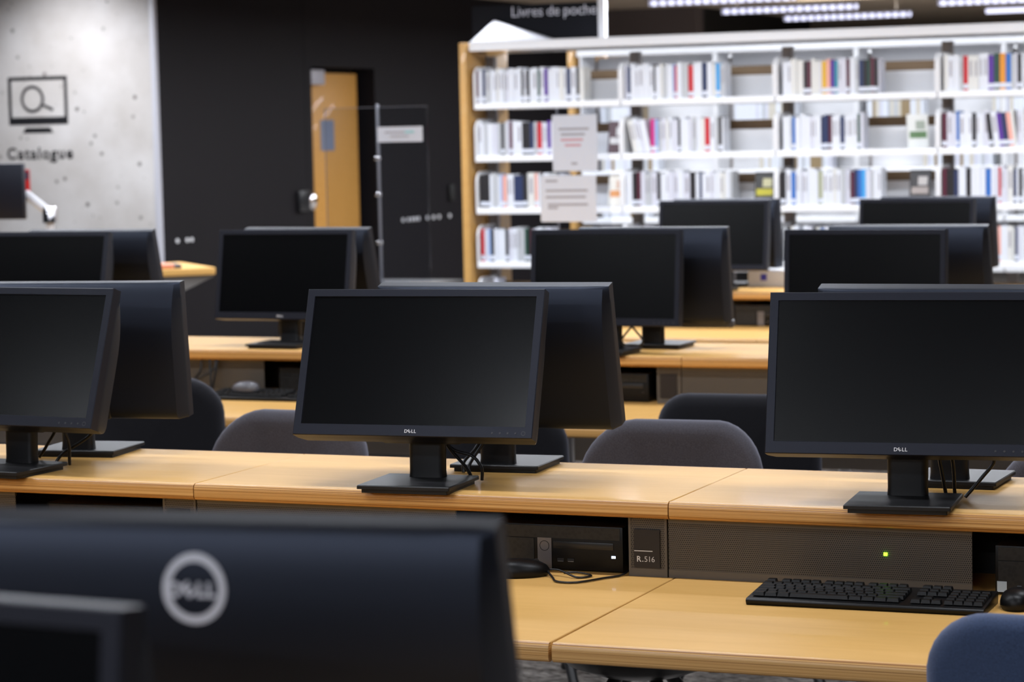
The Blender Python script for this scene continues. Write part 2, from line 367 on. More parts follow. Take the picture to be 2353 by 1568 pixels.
# spot washing the concrete wall
sp = thing('wall_spotlight', 'ceiling spotlight washing the concrete wall from above', 'spotlight', (-9.15, 13.55, 2.72))
new_obj('can', lathe_me('can', HOUS, [(0.05, 0.05), (0.06, 0.05), (0.06, -0.1), (0.05, -0.1), (0.05, -0.02)]), sp, rot=(0.5, 0, 0))
ld = bpy.data.lights.new('lamp', 'SPOT'); ld.energy = 85; ld.color = (0.9, 0.93, 1.0); ld.spot_size = math.radians(105); ld.spot_blend = 1.0; ld.shadow_soft_size = 0.05
new_obj('lamp', ld, sp, (0, 0.05, -0.12), (math.radians(52), 0, 0))

# ------------------------------------------------------------------ desks
UW = 1.0555; DEPTH = 0.52; LOWD = 0.63; LOWF = 0.42; TH = 0.035
def plank(name, x0, x1, y0, y1, z, parent, near=True, far=False, rot=0.0, piv=None):
    """worktop with a rounded plywood edge strip on the chosen long sides"""
    e = 0.012; g = 0.0012
    ya = y0+(e if near else 0); yb = y1-(e if far else 0)
    o = box(name, WOOD, (x0+g, x1-g, ya, yb, z-TH, z), parent, 0.0015, 1)
    def strip(yin, s):
        prof = [(yin, z)]
        for i in range(7):
            a = PI/2*(i/6); prof.append((yin + s*(e*0.15 + e*0.85*math.sin(a)), z - 0.012*(1-math.cos(a))))
        for i in range(7):
            a = PI/2*(1-i/6); prof.append((yin + s*(e*0.15 + e*0.85*math.sin(a)), z - TH + 0.01*(1-math.cos(a))))
        prof.append((yin, z-TH))
        new_obj('front_edge', prism('front_edge', PLY, prof, x0+g, x1-g, 'x'), o)
    if near: strip(ya, -1)
    if far: strip(yb, 1)
    return o
LEGM = tube_me('leg', SILV, [(0, 0, 0.02), (0, 0, LZ-TH)], 0.022, 14)
FOOTM = lathe_me('foot', RUB, [(0.03, 0), (0.034, 0.006), (0.03, 0.02), (0.02, 0.025)])
LED_SEG = None
def desk_unit(x0, yf, label, plate=None, led=False, twist=0.0, near_cables=False):
    d = thing('computer_desk', label, 'desk', (x0, yf, 0), 0, 'double sided computer desks')
    yb = DEPTH; mid = DEPTH/2
    plank('raised_shelf', 0, UW, 0, yb, RZ, d, True, True)
    lo = plank('lower_worktop', 0, UW, -LOWD, mid-0.012, LZ, d, True, False)
    if twist: lo.rotation_euler = (0, 0, twist); lo.location = (0, 0.0, 0)
    plank('lower_worktop', 0, UW, mid+0.012, yb+LOWF, LZ, d, False, True)
    box('divider', mat('divider_dark', (0.02, 0.019, 0.018), 0.6), (0.002, UW-0.002, mid-0.01, mid+0.01, LZ-TH, RZ-TH), d)
    box('modesty_panel', mat('pale_grey_panel', (0.3, 0.29, 0.28), 0.5), (0.01, UW-0.01, mid-0.006, mid+0.006, 0.53, LZ-TH), d)
    for s in (0, 1):                          # near side, far side (mirrored)
        Y = (lambda v: v) if s == 0 else (lambda v: yb-v)
        X = (lambda v: v) if s == 0 else (lambda v: UW-v)
        def pb(name, m, xa, xb, ya, yb_, za, zb, bev=0.0, par=None):
            xs = sorted((X(xa), X(xb))); ys = sorted((Y(ya), Y(yb_))); return box(name, m, (*xs, *ys, za, zb), par or d, bev)
        p = pb('perforated_panel', PERF, -0.013, 0.587, 0.037, 0.039, LZ+0.016, RZ-TH)
        pb('rim', PERFRIM, -0.013, 0.587, 0.036, 0.042, LZ, LZ+0.016, par=p); pb('rim', PERFRIM, -0.013, 0.587, 0.036, 0.042, RZ-TH-0.012, RZ-TH, par=p)
        n = pb('narrow_panel', PERF, 0.962, 1.038, 0.035, 0.037, LZ+0.016, RZ-TH)
        pb('rim', PERFRIM, 0.96, 1.04, 0.034, 0.042, LZ, LZ+0.016, par=n); pb('rim', PERFRIM, 0.96, 0.965, 0.034, 0.2, LZ+0.016, RZ-TH, par=n)
        pb('rim', PERFRIM, 1.035, 1.04, 0.034, 0.05, LZ+0.016, RZ-TH, par=n)
        np_ = pb('number_plate', PLATE, 0.972, 1.026, 0.031, 0.034, LZ+0.018, LZ+0.094)
        if plate and s == 0:
            new_obj('bar', box_me('bar', LOGOW, 0.973, 1.011, 0.0303, 0.0309, LZ+0.0505, LZ+0.0522), np_)
            new_obj('lettering', text_me('lettering', LOGOW, 'R', 0.0158, 0.0003, 'LEFT', 1.0, 0.00025), np_, (0.9775, 0.0306, LZ+0.030)); new_obj('full_stop', box_me('full_stop', LOGOW, 0.9895, 0.9915, 0.0303, 0.0309, LZ+0.030, LZ+0.032), np_)
            for q, ch_ in enumerate('516'): new_obj('lettering', text_me('lettering', LOGOW, ch_, 0.0158, 0.0003, 'LEFT', 1.0, -0.0001), np_, (0.9932+0.0074*q, 0.0306, LZ+0.030))
            np_['label'] = 'black number plate reading R.516'
        for xx, yy in (((0.87, -LOWD+0.1),) if s == 0 else ((0.3, -LOWF+0.1),)):
            l = new_obj('leg', LEGM, d, (xx, Y(yy), 0)); new_obj('foot', FOOTM, l)
    if led:
        l = new_obj('indicator_light', box_me('indicator_light', GREENL, -0.0035, 0.0035, 0, 0.002, -0.003, 0.003), d, (0.422, 0.034, LZ+0.066)); l['label'] = 'tiny green indicator light'
    return d
ROWS = {0: 1.58, 1: 4.6405, 2: 7.66, 3: 10.7567}
J1 = -1.6315
desk_unit(-1.55, ROWS[0], 'plywood computer desk unit under the blurred foreground monitors')
desk_unit(J1-2*UW, ROWS[1], 'plywood computer desk unit at the left, under the left in-focus monitors')
desk_unit(J1-UW, ROWS[1], 'plywood computer desk unit with the R.516 plate, under the central monitor', plate=True)
desk_unit(J1, ROWS[1], 'plywood computer desk unit with the green light, under the right monitor', led=True, twist=0.007)
J2 = -2.64
for k, l in enumerate(('second-row plywood desk unit at the far left, behind the left monitors', 'second-row plywood desk unit with dangling cables and a silver mouse', 'second-row plywood desk unit behind the central monitor', 'second-row plywood desk unit with a seam beside the black number plate, right of centre', 'second-row plywood desk unit at the right edge, behind the right monitor')):
    desk_unit(J2+(k-3)*UW, ROWS[2], l)
J3 = -3.16
for k, l in enumerate(('third-row plywood desk unit carrying the paper notices', 'third-row plywood desk unit in front of the bookcase, with the white box', 'third-row plywood desk unit at the right, nearest the bookcase books')):
    desk_unit(J3+(k-2)*UW + (0 if k else 0), ROWS[3], l) if k else desk_unit(J3-2*UW, ROWS[3], l)
desk_unit(J3+UW, ROWS[3], 'third-row plywood desk unit beyond the right edge')

# ------------------------------------------------------------------ monitors
MW, MH = 0.52, 0.312
def frame_me():
    bm = bmesh.new(); b = 0.0015; sw, tw, bw = 0.0165, 0.0158, 0.0235
    W2, H2 = MW/2, MH/2
    def ring(x0, x1, z0, z1, y): return [bm.verts.new(p) for p in ((x0, y, z0), (x1, y, z0), (x1, y, z1), (x0, y, z1))]
    rs = [ring(-W2, W2, -H2, H2, -0.022), ring(-W2, W2, -H2, H2, -0.045+b), ring(-W2+b, W2-b, -H2+b, H2-b, -0.045),
          ring(-W2+sw, W2-sw, -H2+bw, H2-tw, -0.045), ring(-W2+sw+0.0008, W2-sw-0.0008, -H2+bw+0.0008, H2-tw-0.0008, -0.0418)]
    for a, c in zip(rs, rs[1:]):
        for i in range(4): bm.faces.new((a[i], a[(i+1) % 4], c[(i+1) % 4], c[i]))
    return finish(bm, 'bezel', BEZ)
BEZEL = frame_me()
SCREEN = box_me('screen', SCRN, -MW/2+0.0168, MW/2-0.0168, -0.042, -0.036, -MH/2+0.0238, MH/2-0.0161)
def back_y(x, z):
    u = min(1, max(0, (MW/2-abs(x))/0.012)); a = min(1, max(0, (MH/2-z)/0.03)); a2 = min(1, max(0, (MH/2-z)/0.15)); c = min(1, max(0, (z+MH/2)/0.02))
    fx = u; fa = 0.12*math.sqrt(max(0, 1-(1-a)**2)) + 0.88*(1-(1-a2)**2.2); fc = math.sqrt(max(0, 1-(1-c)**2))
    return -0.022 + 0.006 + 0.003*fx + 0.04*fa*(0.08+0.92*fx)*(0.6+0.4*fc)
def back_me():
    bm = bmesh.new()
    xs = sorted({s*(MW/2 - v) for s in (-1, 1) for v in (0, 0.012, 0.06, 0.1, 0.18, 0.26)})
    zs = [MH/2 - v for v in (0, 0.001, 0.003, 0.006, 0.011, 0.018, 0.027, 0.038, 0.052, 0.06, 0.07, 0.082, 0.095, 0.11, 0.13, 0.15, 0.2, 0.28, 0.295, 0.304, 0.309, 0.312)]
    V = [[bm.verts.new((x, back_y(x, z), z)) for x in xs] for z in zs]
    for a, b in zip(V, V[1:]):
        for i in range(len(xs)-1): bm.faces.new((a[i], b[i], b[i+1], a[i+1]))
    # rim to the bezel
    edge = V[0] + [r[-1] for r in V[1:]] + V[-1][::-1][1:] + [r[0] for r in V[::-1]][1:-1]
    E2 = [bm.verts.new((v.co.x, -0.0225, v.co.z)) for v in edge]; n = len(edge)
    for i in range(n): bm.faces.new((edge[i], edge[(i+1) % n], E2[(i+1) % n], E2[i]))
    return finish(bm, 'back_cover', BACK, 30)
BACKC = back_me()
def on_back(me):
    """lay flat xz lettering onto the curved back, mirrored so that it reads from behind"""
    for v in me.vertices:
        x, y, z = v.co; v.co = (-x, back_y(-x, z) + 0.0004 - y, z)
    me.flip_normals(); return me
def ring_badge():
    bm = bmesh.new(); n = 48; A = []; zc = MH/2 - 0.047
    for r, dy in ((0.0285, 0), (0.0285, 0.0008), (0.0218, 0.0008), (0.0218, 0)):
        A.append([bm.verts.new((r*math.cos(2*PI*j/n), back_y(0, zc+r*math.sin(2*PI*j/n))+dy, zc+r*math.sin(2*PI*j/n))) for j in range(n)])
    for k in range(3):
        for i in range(n): bm.faces.new((A[k][i], A[k][(i+1) % n], A[k+1][(i+1) % n], A[k+1][i]))
    return finish(bm, 'ring_badge', BADGE)
RINGB = ring_badge()
def maker_letters(name, m, size, ext, bold):
    """four letters, the second one tilted"""
    D_ = text_me('d', m, 'D', size, ext, 'LEFT', 1, bold); E_ = text_me('e', m, 'E', size, ext, 'CENTER', 1, bold); L_ = text_me('l', m, 'L', size, ext, 'LEFT', 1, bold)
    T = Matrix.Translation; s = size
    parts = [(D_, T((-1.45*s, 0, 0))), (E_, T((-0.36*s, 0, 0.35*s)) @ Matrix.Rotation(math.radians(-38), 4, 'Y') @ T((0, 0, -0.35*s))), (L_, T((0.12*s, 0, 0))), (L_, T((0.68*s, 0, 0)))]
    me = merge_me(name, m, parts)
    for q in (D_, E_, L_): bpy.data.meshes.remove(q)
    return me
FLOGO = maker_letters('maker_logo', LOGOW, 0.0098, 0.0002, 0.0001)
BLOGO = maker_letters('badge_letters', BADGE, 0.0158, 0.0003, 0.0007)
BLOGO.transform(Matrix.Translation((0, 0, MH/2-0.047-0.006))); BLOGO = on_back(BLOGO)
BUT = lathe_me('button', mat('button_grey', (0.028, 0.028, 0.034), 0.4), [(0.0022, 0), (0.002, 0.0008), (0.0005, 0.0009)], 10)
PWR = ring_me('power_button', mat('button_grey', (0.05, 0.05, 0.06), 0.4), 0.0048, 0.0034, 0.0006, 20)
SBASE = loft([[(x, y, z) for x, y in rrect(w, d, r, 3)] for w, d, r, z in ((0.186, 0.168, 0.003, 0), (0.186, 0.168, 0.003, 0.008), (0.2, 0.184, 0.003, 0.0085), (0.2, 0.184, 0.003, 0.0145), (0.197, 0.181, 0.002, 0.0165))], 'stand_base', BASEM, smooth=35)
NECK = loft([[(x, y+cy, z) for x, y in rrect(w, d, 0.012, 4)] for w, d, cy, z in ((0.078, 0.034, 0.058, 0.0165), (0.076, 0.032, 0.058, 0.03), (0.078, 0.03, 0.06, 0.1), (0.083, 0.03, 0.058, 0.17), (0.083, 0.034, 0.054, 0.3))], 'stand_neck', BASEM, smooth=35)
MOUNT = box_me('stand_mount', mat('mount_black', (0.006, 0.006, 0.007), 0.5), -0.085, 0.085, -0.01, 0.03, -0.155, 0.02, 0.004)
VENT = box_me('vent_strip', mat('mount_black', (0.006, 0.006, 0.007), 0.5), -0.18, 0.18, 0, 0.0015, -0.0015, 0.0015)
CAB = {}
def monitor(x, y, yaw, tilt, label, back=False, cables=(), rim=False):
    r = thing('computer_monitor', label, 'monitor', (x, y, RZ), yaw + (PI if back else 0), 'computer monitors on the desks')
    new_obj('stand_base', SBASE, r); new_obj('stand_neck', NECK, r)
    hl, hr = (0, 0.054, 0.243), (-tilt, 0, 0)
    bz = new_obj('bezel', BEZEL, r, hl, hr)
    new_obj('screen', SCREEN, r, hl, hr)
    bc = new_obj('back_cover', BACKC, r, hl, hr)
    new_obj('maker_logo', FLOGO, bz, (0, -0.0451, -MH/2+0.0078))
    for k in range(4): new_obj('button', BUT, bz, (0.175+0.0165*k, -0.0449, -MH/2+0.0105), (PI/2, 0, 0))
    new_obj('power_button', PWR, bz, (0.241, -0.0449, -MH/2+0.0105))
    new_obj('ring_badge', RINGB, bc); new_obj('badge_letters', BLOGO, bc)
    new_obj('stand_mount', MOUNT, bc); 
    if rim:
        c = new_obj('lower_rim', box_me('lower_rim', mat('rim_grey', (0.05, 0.05, 0.06), 0.4), -MW/2-0.004, MW/2+0.004, -0.045, -0.012, -0.022, 0.004, 0.006, 3), bz, (0, 0, -MH/2))
        c['label'] = 'grey rounded lower rim'
        new_obj('rim_badge', lathe_me('rim_badge', BADGE, [(0.001, 0.002), (0.009, 0.0018), (0.01, 0)]), c, (0, -0.011, -0.009), (-PI/2, 0, 0))
    for pts in cables: new_obj('cable', tube_me('cable', CABLE, pts, 0.0036, 8), r)
    return r
CA = ([(0.0, 0.08, 0.15), (0.03, 0.1, 0.075), (0.065, 0.11, 0.03), (0.076, 0.115, 0.004)], [(0.0, 0.085, 0.12), (0.035, 0.105, 0.07), (0.08, 0.105, 0.055), (0.1, 0.106, 0.03), (0.1, 0.108, 0.004)])
CA2 = ([(-0.03, 0.08, 0.14), (0.01, 0.09, 0.1), (0.035, 0.1, 0.055), (0.058, 0.115, 0.025), (0.056, 0.125, 0.004)], [(-0.035, 0.085, 0.12), (0.002, 0.095, 0.09), (0.028, 0.105, 0.05), (0.044, 0.12, 0.02), (0.042, 0.13, 0.004)])
CB = ([(0.03, 0.06, 0.17), (0.05, 0.1, 0.1), (0.065, 0.12, 0.004)], [(0.04, 0.07, 0.15), (0.075, 0.11, 0.09), (0.08, 0.13, 0.004)], [(0.05, 0.07, 0.12), (0.13, 0.12, 0.085), (0.155, 0.13, 0.075), (0.13, 0.13, 0.04), (0.1, 0.125, 0.004)])
CC = ([(0.04, 0.07, 0.16), (0.07, 0.09, 0.1), (0.03, 0.11, 0.05), (0.0, 0.12, 0.02)], [(0.05, 0.06, 0.2), (0.135, 0.1, 0.13), (0.14, 0.13, 0.08), (0.06, 0.13, 0.03), (0.04, 0.12, 0.004)], [(0.05, 0.08, 0.16), (0.085, 0.11, 0.07), (0.075, 0.13, 0.004)])
CG = ([(-0.03, 0.07, 0.16), (-0.065, 0.1, 0.09), (-0.07, 0.11, 0.03), (-0.03, 0.1, 0.004)],)
CH = ([(0.0, 0.07, 0.16), (0.06, 0.12, 0.07), (0.085, 0.13, 0.03), (0.05, 0.13, 0.004)],)
monitor(-2.192, 4.699, 0.071, 0.345, 'black monitor facing the camera at the centre, in sharp focus', cables=CA)
monitor(-2.14, 5.045, 0.068, 0.261, 'black monitor seen from behind, back to back with the central sharp monitor', True, CA2)
monitor(-1.176, 4.685, 0.10, 0.25, 'large black monitor facing the camera at the right edge of the photo', cables=CB)
monitor(-1.156, 5.041, -0.008, 0.3, 'black monitor whose top edge shows behind the large right-hand monitor', True)
monitor(-3.192, 4.700, -0.074, 0.327, 'black monitor leaning at the left edge, cut by the frame, buttons on its bezel', cables=CC)
monitor(-3.20, 5.054, 0.14, 0.1, 'black monitor back with a ring badge peeping over the left leaning monitor', True)
monitor(-1.085, 1.942, 0.137, 0.278, 'very blurred foreground monitor back with a large ring badge', True)
monitor(-1.177, 1.47, -0.059, 0.105, 'blurred foreground monitor corner at the bottom left of the photo')
monitor(-4.143, 7.802, -0.007, 0.178, 'second-row black monitor in front of the black wall, left of centre', cables=CG)
monitor(-4.154, 8.103, -0.1, 0.246, 'second-row monitor back with a bright top edge below the wooden door', True)
monitor(-2.926, 7.726, -0.014, 0.104, 'second-row black monitor facing the camera below the paper notices', cables=CH)
monitor(-2.832, 7.996, -0.006, 0.11, 'second-row monitor back with a brownish sheen and rounded grey lower rim', True, rim=True, cables=CH)
monitor(-2.05, 7.674, -0.056, 0.068, 'second-row charcoal monitor just above the large right-hand monitor')
monitor(-1.978, 8.041, -0.036, 0.253, 'second-row monitor back with a bright top edge at the right', True)
monitor(-3.579, 10.822, -0.048, 0.13, 'third-row monitor facing the camera before the bookcase, left of two')
monitor(-3.611, 11.191, -0.09, 0.076, 'third-row monitor back behind the left one before the bookcase', True)
monitor(-2.654, 10.80, -0.109, 0.102, 'third-row monitor facing the camera before the bookcase, right of two')
monitor(-2.628, 11.189, -0.064, 0.149, 'third-row monitor back behind the right one before the bookcase', True)
monitor(-5.066, 7.72, 0.001, 0.224, 'second-row monitor facing the camera at the left edge below the concrete wall')
monitor(-5.011, 8.041, 0.009, 0.256, 'second-row monitor back at the left below the concrete wall corner', True)

# ------------------------------------------------------------------ chairs
def chair_meshes(key, fab):
    back = slab('backrest', fab, 0.475, 0.44, 0.075, 0.125 if key == 'grey' else 0.11, 0.034, bend=0.05, taper=-0.08 if key == 'grey' else 0.08, lean=0.05, crown=0.012)
    seat = slab('seat', fab, 0.47, 0.46, 0.075, 0.1, 0.034, bend=0.0, taper=-0.05)
    return back, seat
CHM = {k: chair_meshes(k, f) for k, f in (('grey', FABG), ('navy', FABN), ('blue', FABB))}
CLEG = tube_me('leg', mat('chair_leg_black', (0.012, 0.012, 0.013), 0.4), [(0.04, 0.04, 0.4), (0.14, 0.14, 0.22), (0.235, 0.235, 0.02)], 0.016, 10)
CFOOT = lathe_me('glide', RUB, [(0.014, 0), (0.02, 0.004), (0.018, 0.02), (0.01, 0.024)])
CPAN = lathe_me('seat_pan', mat('seat_pan_black', (0.008, 0.008, 0.009), 0.4), [(0.001, 0.385), (0.12, 0.39), (0.19, 0.415), (0.21, 0.44), (0.001, 0.445)], 28)
CBR = tube_me('back_bracket', mat('chair_leg_black', (0.012, 0.012, 0.013), 0.4), [(0, 0.12, 0.42), (0, 0.25, 0.43), (0, 0.285, 0.5), (0, 0.29, 0.62)], 0.02, 10)
def chair(x, y, rz, key, label, dz=0.0, sc=1.0):
    """the backrest stands at (x, y); local -y is the way the sitter faces"""
    c = thing('office_chair', label, 'chair', (x, y, 0), rz, 'upholstered chairs at the desks')
    c.scale = (sc, sc, 1)
    b, s = CHM[key]; o = -0.27
    new_obj('backrest', b, c, (0, 0, 0.47+dz), (-0.06, 0, 0))
    new_obj('seat', s, c, (0, o+0.23, 0.48), (PI/2, 0, 0))
    new_obj('seat_pan', CPAN, c, (0, o, 0))
    new_obj('back_bracket', CBR, c, (0, o, 0))
    for k in range(4):
        l = new_obj('leg', CLEG, c, (0, o, 0), (0, 0, PI/2*k)); new_obj('glide', CFOOT, l, (0.235, 0.235, 0))
    return c
chair(-1.995, 5.70, 0.04, 'grey', 'light grey chair back in the middle, in front of the darker chair', 0.033, 0.93)
chair(-3.02, 5.70, -0.05, 'grey', 'grey chair back left of the central monitor', 0.033, 0.93)
chair(-0.98, 5.72, 0.1, 'grey', 'grey chair partly hidden under the right monitor at the right edge')
chair(-2.15, 6.72, PI+0.03, 'navy', 'dark chair back with a lit top rim, right of centre behind the light grey chair', 0.0)
chair(-2.83, 6.6, PI-0.05, 'navy', 'dark navy chair showing under the central monitors', -0.03, 0.94)
chair(-3.99, 6.66, PI+0.12, 'navy', 'tall dark chair back behind the left monitor pair', 0.02, 1.0)
chair(-0.68, 3.78, PI, 'blue', 'blurred blue chair back at the bottom right corner', 0.0)

# ------------------------------------------------------------------ desktop computers
def pc(x, y, label, sticker=False, on=False):
    c = thing('desktop_computer', label, 'computer', (x, y, LZ), 0, 'small desktop computers under the shelves')
    box('case', PCF, (0, 0.29, 0.012, 0.2, 0.003, 0.093), c, 0.002)
    f = box('front_panel', PCF, (0, 0.29, 0, 0.012, 0.003, 0.093), c, 0.002)
    box('vent_grille', PCG, (0.006, 0.284, -0.0012, 0.001, 0.066, 0.09), f)
    box('vent_grille', PCG, (0.006, 0.1, -0.0012, 0.001, 0.006, 0.064), f)
    b = box('badge_strip', PCB, (0.108, 0.138, -0.002, 0.001, 0.004, 0.066), f)
    new_obj('badge_ring', ring_me('badge_ring', PLATE, 0.0105, 0.0092, 0.0004, 24), b, (0.123, -0.002, 0.05))
    box('drive_slot', mat('slot_grey', (0.014, 0.014, 0.015), 0.3), (0.142, 0.27, -0.0016, 0.001, 0.046, 0.06), f, 0.0006)
    for k in (0.15, 0.172): 
        u = box('usb_port', RUB, (k, k+0.014, -0.0014, 0.001, 0.019, 0.026), f)
        box('contact', SILV, (k+0.001, k+0.013, -0.0018, -0.0012, 0.0195, 0.0205), u)
    box('power_light', BLUEL if on else RUB, (0.266, 0.274, -0.0014, 0.001, 0.03, 0.0345), f)
    if sticker:
        s = box('sticker', mat('blue_white_sticker', (0.5, 0.6, 0.7), 0.4), (0.004, 0.022, -0.002, 0.0, 0.006, 0.026), f); s['label'] = 'small pale blue sticker'
    return c
pc(-2.035, ROWS[1]+0.05, 'black desktop computer with a lit power light beside the R.516 plate', on=True)
pc(-1.0, ROWS[1]+0.03, 'black desktop computer at the right edge with a pale blue sticker', True)
pc(-3.09, ROWS[1]+0.06, 'black desktop computer in the shadow under the left desk shelf')
pc(J2-0.1-0.29-0.03, ROWS[2]+0.05, 'blurred black desktop computer on the second-row desk, right of the central monitor')
pc(J2-UW-0.42, ROWS[2]+0.05, 'black desktop computer on the second-row desk left of the central monitor')
pc(-3.47, ROWS[3]+0.04, 'blurred black desktop computer on the third-row desk under its shelf')

# ------------------------------------------------------------------ keyboards and mice
KM = {}
def key_me(w):
    w = round(w, 4)
    if w not in KM:
        bm = bmesh.new(); a = w/2; d = 0.0085
        lo = [bm.verts.new((sx*a, sy*d, 0)) for sx, sy in ((-1, -1), (1, -1), (1, 1), (-1, 1))]
        hi = [bm.verts.new((sx*(a-0.0016), sy*(d-0.0016)+0.0006, 0.0062)) for sx, sy in ((-1, -1), (1, -1), (1, 1), (-1, 1))]
        bm.faces.new(hi)
        for i in range(4): bm.faces.new((lo[i], lo[(i+1) % 4], hi[(i+1) % 4], hi[i]))
        KM[w] = finish(bm, 'key', KEY)
    return KM[w]
def keyboard(x, y, rz, label):
    k = thing('keyboard', label, 'keyboard', (x, y, LZ), rz, 'keyboards on the lower worktops')
    new_obj('body', prism('body', PCF, [(-0.066, 0.0), (-0.07, 0.009), (-0.066, 0.013), (0.066, 0.023), (0.07, 0.018), (0.066, 0.0)], -0.22, 0.22, 'x', 0.0015), k)
    rows = [(0.052, [(1, 1), (0.5, 0), (1, 4), (0.4, 0), (1, 4), (0.4, 0), (1, 4)], 0), (0.029, [(1, 13), (1.9, 1)], 1), (0.0105, [(1.5, 1), (1, 12), (1.4, 1)], 1), (-0.008, [(1.75, 1), (1, 11), (2.15, 1)], 0), (-0.0265, [(1.25, 1), (1, 11), (2.65, 1)], 0), (-0.045, [(1.25, 3), (5.9, 1), (1.25, 4)], 0)]
    U = 0.0188; x0 = -0.212
    for yy, segs, nav in rows:
        xx = x0
        for wk, n in segs:
            for _ in range(max(n, 1)):
                if n: new_obj('key', key_me(wk*U-0.0012), k, (xx+wk*U/2, yy, 0.0145+(yy+0.066)*0.075))
                xx += wk*U
    for yy in (0.052, 0.029, 0.0105):
        for c in range(3): new_obj('key', key_me(U-0.0012), k, (0.0835+U*(c+0.5), yy, 0.0145+(yy+0.066)*0.075))
    for xx, yy in ((1.5, -0.0265), (0.5, -0.045), (1.5, -0.045), (2.5, -0.045)): new_obj('key', key_me(U-0.0012), k, (0.0835+U*xx, yy, 0.0145+(yy+0.066)*0.075))
    for yy in (0.029, 0.0105, -0.008, -0.0265, -0.045):
        for c in range(4): new_obj('key', key_me(U*0.95-0.0012), k, (0.144+U*0.95*(c+0.5), yy, 0.0145+(yy+0.066)*0.075))
    return k
keyboard(-1.195, 4.515, 0.02, 'black full-size keyboard on the lower worktop under the right monitor')
keyboard(-4.06, 7.56, 0.0, 'blurred dark keyboard on the second-row worktop under the silver mouse')
def mouse(x, y, z, rz, label, top, cable=None):
    m = thing('mouse', label, 'mouse', (x, y, z), rz, 'computer mice')
    rings = []
    for zf, sc, dy in ((0, 0.9, 0), (0.006, 1.0, 0), (0.014, 1.0, 0), (0.022, 0.93, 0.002), (0.029, 0.78, 0.005), (0.034, 0.52, 0.008), (0.036, 0.2, 0.01)):
        rings.append([(0.031*sc*math.cos(a)*(1-0.1*math.sin(a)), 0.056*sc*math.sin(a)-dy, zf) for a in [2*PI*j/24 for j in range(24)]])
    new_obj('body', loft(rings, 'body', top, smooth=80), m)
    new_obj('wheel', lathe_me('wheel', RUB, [(0.001, -0.004), (0.006, -0.004), (0.006, 0.004), (0.001, 0.004)], 14), m, (0, 0.03, 0.0285), (0, PI/2, 0))
    if cable: new_obj('cable', tube_me('cable', CABLE, cable, 0.0022, 8, 10), m)
    return m
mouse(-1.93, 4.61, LZ, -1.1, 'black mouse with a looping cable beside the central desktop computer', PCF,
      [(0, 0.054, 0.012), (0.015, 0.075, 0.012), (0.05, 0.105, 0.003), (0.035, 0.135, 0.003), (-0.0, 0.11, 0.004), (-0.01, 0.085, 0.0025)])
cb = new_obj('mouse_cable', tube_me('mouse_cable', CABLE, [(-1.885, 4.63, LZ+0.012), (-1.86, 4.6, LZ+0.003), (-1.835, 4.56, LZ+0.003), (-1.795, 4.56, LZ+0.003), (-1.76, 4.62, LZ+0.003), (-1.738, 4.66, LZ+0.003), (-1.731, 4.69, LZ+0.01)], 0.0022, 8, 10))
tag(cb, 'thin black cable curving across the lower worktop to the computer bay', 'cable')
mouse(-0.935, 4.56, LZ, 0.1, 'black mouse beside the keyboard at the right edge', PCF)
mouse(-4.16, 7.555, LZ+0.0235, 1.35, 'silver grey mouse lying on the second-row keyboard', MOUSEG)
# cables hanging under the second-row shelf
for k, (xa, xb, sag) in enumerate(((-4.62, -4.50, 0.09), (-4.56, -4.40, 0.1), (-4.50, -4.34, 0.07), (-4.36, -4.33, 0.11))):
    yy = ROWS[2]+0.028-0.006*k
    o = new_obj('hanging_cable', tube_me('hanging_cable', CABLE, [(xa, yy, RZ-TH), (xa+0.01, yy-0.015, RZ-TH-sag*0.6), ((xa+xb)/2, yy-0.02, RZ-TH-sag), (xb-0.005, yy-0.012, RZ-TH-sag*0.5), (xb, yy, RZ-TH)], 0.004, 8))
    tag(o, ('leftmost', 'second', 'third', 'rightmost')[k] + ' black cable hanging under the second-row shelf at the left', 'cable', 'hanging cables')

# ------------------------------------------------------------------ bookcases
YS = 12.909; XE = -5.69
SZ = [1.765, 1.477, 1.19, 0.893, 0.605, 0.317]          # underside of each shelf lip
BAYX = [-5.633, -4.761, -3.904, -3.042, -2.18]
BW = 0.862
def bracket_me():
    pts = [(0, 0), (0.235, 0), (0.235, 0.2), (0.06, 0.2)]
    for i in range(7):
        a = PI/2*i/6; pts.append((0.06-0.06*math.sin(a), 0.14+0.06*math.cos(a)))
    return prism('end_bracket', WHITE, pts, -0.006, 0.006, 'x')
BRK = bracket_me()
def shelf_me(wd):
    return prism('shelf', WHITE, [(0, 0), (0.012, 0), (0.014, 0.018), (0.24, 0.018), (0.24, 0.034), (0.003, 0.034), (0, 0.03)], 0.004, wd-0.004, 'x')
SHM = shelf_me(BW)
UPM = box_me('upright', TAUPE, -0.029, 0.029, -0.022, 0.022, 0, 2.06, 0.003, 1)
def end_panel_me():
    pts = [(-0.03, 0), (0.56, 0), (0.56, 2.13), (-0.03, 2.13)]
    return prism('end_panel', PANELW, pts, -0.02, 0.02, 'x', 0.003)
ENDP = end_panel_me()
